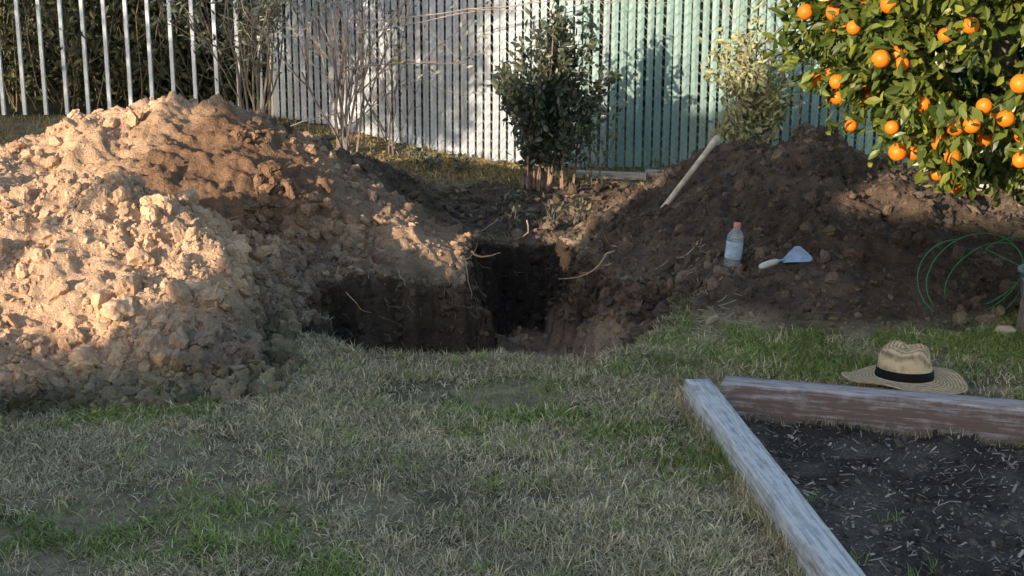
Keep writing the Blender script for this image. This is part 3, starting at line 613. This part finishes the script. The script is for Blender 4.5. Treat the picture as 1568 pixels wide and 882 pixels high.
# ------------------------------------------------------------ bottle
bx,by=1.03,6.00;bz=Hh(bx,by)[0]
bot=empty('plastic_bottle',(bx,by,bz-.012));bot.rotation_euler=(math.radians(3),math.radians(5),0)
M_pet=mat('clear_plastic',(.82,.9,.95),.12,5,.03,30,.15,.002,trans=.75,spec=.5)
M_lab=mat('label',(.42,.54,.68),.5,25,.35,30,.1,.001);M_cap=mat('cap',(.70,.26,.18),.4,5,.05,5,0)
b1=lathe('body',[(.001,.004),(.022,0),(.031,.004),(.033,.012),(.0325,.03),(.0315,.035),(.0325,.04),(.0325,.07),(.0315,.10),(.0325,.13),(.033,.145),(.031,.158),(.025,.172),(.017,.184),(.0125,.192),(.012,.203)],M_pet,28)
b2=lathe('label_wrap',[(.0335,.05),(.0338,.052),(.0330,.09),(.0335,.128),(.0332,.13)],M_lab,28)
b3=lathe('cap',[(.0145,.196),(.015,.2),(.0148,.214),(.013,.217),(.001,.217)],M_cap,20);parent(bot,b1,b2,b3)
for o in (b1,b2,b3): o.scale=(1.18,1.18,1.0)
# ------------------------------------------------------------ trowel
tx_,ty_=1.25,5.92;e=empty('garden_trowel',(tx_,ty_,Hh(tx_,ty_)[0]+.025));e.rotation_euler=(math.radians(26),math.radians(-12),math.radians(24));e.scale=(1.08,1.08,1.08)
M_steel=mat('dull_steel',(.38,.48,.62),.42,20,.25,30,.1,.001,metal=.2);M_wh=mat('white_handle',(.66,.66,.62),.5,20,.15,20,.1,.001)
bv=np.array([[0,-.010],[.02,-.016],[.06,-.036],[.105,-.056],[.128,-.050],[.134,0],[.128,.050],[.105,.056],[.06,.036],[.02,.016],[0,.010]])
n=len(bv);V=[];
for z in (.001,-.001):
    for q in bv: V.append([q[0],q[1],z+.12*q[1]**2*8])
V+= [[.07,0,.0015],[.07,0,-.0015]]
F=[[2*n,i,(i+1)%n] for i in range(n)]+[[2*n+1,n+(i+1)%n,n+i] for i in range(n)]+[[i,n+i,n+(i+1)%n] for i in range(n)]+[[i,n+(i+1)%n,(i+1)%n] for i in range(n)]
t1=mkmesh('blade',np.array(V),np.array(F),M_steel,None,False)
tb=TB();tb.tube([(.012,0,.002),(-.015,0,.012),(-.03,0,.012)],[.005,.005,.006],8);t2=tb.obj('neck',M_steel,True)
tb=TB();tb.tube([(-.025,0,.012),(-.04,0,.013),(-.07,0,.014),(-.10,0,.013),(-.115,0,.012),(-.12,0,.012)],[.009,.013,.0145,.014,.011,.006],12);t3=tb.obj('handle',M_wh,True);parent(e,t1,t2,t3)
# ------------------------------------------------------------ shovels
M_hand=mat('wood_handle',(.62,.52,.40),.6,14,.3,40,.2,.001)
def blade(scale=1.0):
    U=np.linspace(0,1,12);W=np.linspace(-1,1,9);V=[]
    for u in U:
        wd=.105*(1-.05*u)*math.sqrt(max(0,1-max(0,(u-.55)/.45)**2*.98))
        for w in W: V.append([w*wd,u*.27,.022*w*w-.02*math.sin(u*3.1)])
    F=[[i*9+j,i*9+j+1,(i+1)*9+j+1,(i+1)*9+j] for i in range(11) for j in range(8)]
    return np.array(V)*scale,np.array(F)
sh=empty('shovel')
lo=np.array((.835,7.30,.187));hi=np.array((1.19,7.55,.592))
d=(hi-lo);L=np.linalg.norm(d);d/=L
tb=TB();tb.tube([lo-d*.35,lo+d*L*.5,hi-d*.1,hi-d*.03,hi],[.018,.017,.017,.022,.019],12);h=tb.obj('handle',M_hand,True)
V,F=blade();R=frame(-d[None],up=np.array([[0,-1.,0]]))[0];bl=mkmesh('blade',V@R.T+(lo-d*.33),F,M_steel,None,True);m=bl.modifiers.new('s','SOLIDIFY');m.thickness=.003;parent(sh,h,bl)
sh=empty('shovel');q=np.array((2.62,7.3));z=Hh(*q)[0]
V,F=blade(1.0);Rz=math.radians(75);R=np.array([[math.cos(Rz),-math.sin(Rz),0],[math.sin(Rz),math.cos(Rz),0],[0,0,1]])
ti=math.radians(28);R=R@np.array([[1,0,0],[0,math.cos(ti),-math.sin(ti)],[0,math.sin(ti),math.cos(ti)]])
org=np.array([q[0],q[1],z+.04]);bl=mkmesh('blade',V@R.T+org,F,mat('dark_steel',(.16,.16,.17),.5,20,.3,20,.2,.002,metal=.5),None,True);m=bl.modifiers.new('s','SOLIDIFY');m.thickness=.003
tb=TB();dh=R@np.array([0,-1,.0]);dh[2]=abs(dh[2])*.1;tb.tube([org+dh*-.02,org+dh*.3,org+dh*.9+np.array([0,0,-.05])],[.02,.018,.018],10);h=tb.obj('handle',M_hand,True);parent(sh,h,bl)
# ------------------------------------------------------------ green wire coil
tb=TB();pts=[]
cx0,cy0=1.98,5.58;cz=Hh(cx0,cy0)[0]
for t in np.linspace(0,3.0*2*math.pi,150):
    lp=t/(2*math.pi);r=.20+.03*math.sin(lp*2.2);c0=cx0+.05*lp
    pts.append((c0+r*math.cos(t+1.6),cy0+.03*lp+r*math.sin(t+1.6)*.4,cz+.13+r*.80*math.sin(t+1.6+.3*lp)))
tb.tube(pts,.0024,6);pts=[(pts[-1]),(2.5,5.6,cz+.05),(2.8,5.5,.03),(3.2,5.55,.03)];tb.tube(pts,.0024,6)
tb.obj('garden_wire_coil',mat('green_plastic',(.05,.24,.09),.4,6,.1,5,0),True)
bu=empty('plastic_bucket',(2.30,5.42,Hh(2.36,5.52)[0]));M_bk=mat('grey_plastic',(.20,.24,.29),.5,8,.2,10,.1,.001)
u1=lathe('pail',[(.001,.006),(.105,0),(.11,.005),(.135,.22),(.145,.222),(.145,.235),(.135,.235),(.13,.22),(.105,.012),(.001,.01)],M_bk,40)
tb=TB();tb.tube([(.148*math.cos(a),-.04-.10*math.sin(a),.21-.07*math.sin(a)) for a in np.linspace(0,math.pi,20)],.003,6);u2=tb.obj('bail_handle',M_wire,True);parent(bu,u1,u2)
st_,sf_=clodvar(3,5);o=mkmesh('stone',st_*np.array([.05,.04,.028])+np.array([2.06,5.30,.02]),sf_,mat('stone',(.6,.46,.33),.9,10,.2,40,.3,.004),None,True)
# ------------------------------------------------------------ light, world, camera
S_=Vector((az[0]*math.cos(EL),az[1]*math.cos(EL),-math.sin(EL)))
ld=bpy.data.lights.new('sun','SUN');ld.energy=7.2;ld.angle=math.radians(.5);ld.color=(1,.81,.60)
lo_=bpy.data.objects.new('sun',ld);lo_.rotation_euler=S_.to_track_quat('-Z','Y').to_euler();sc.collection.objects.link(lo_)
w=bpy.data.worlds.new('World');sc.world=w;w.use_nodes=True;nt=w.node_tree
sk=nt.nodes.new('ShaderNodeTexSky');sk.sky_type='NISHITA';sk.sun_disc=False;sk.sun_elevation=EL;sk.sun_rotation=math.atan2(-az[0],-az[1])%(2*math.pi)
nt.links.new(sk.outputs[0],nt.nodes['Background'].inputs[0]);nt.nodes['Background'].inputs[1].default_value=.30
cd=bpy.data.cameras.new('camera');cam=bpy.data.objects.new('camera',cd);sc.collection.objects.link(cam);sc.camera=cam
cam.location=(0,0,1.4);cam.rotation_euler=(math.radians(90-12.7),0,0);cd.sensor_width=36;cd.lens=45.9;cd.clip_end=1000
sc.view_settings.view_transform='Standard';sc.view_settings.look='None';sc.view_settings.exposure=0
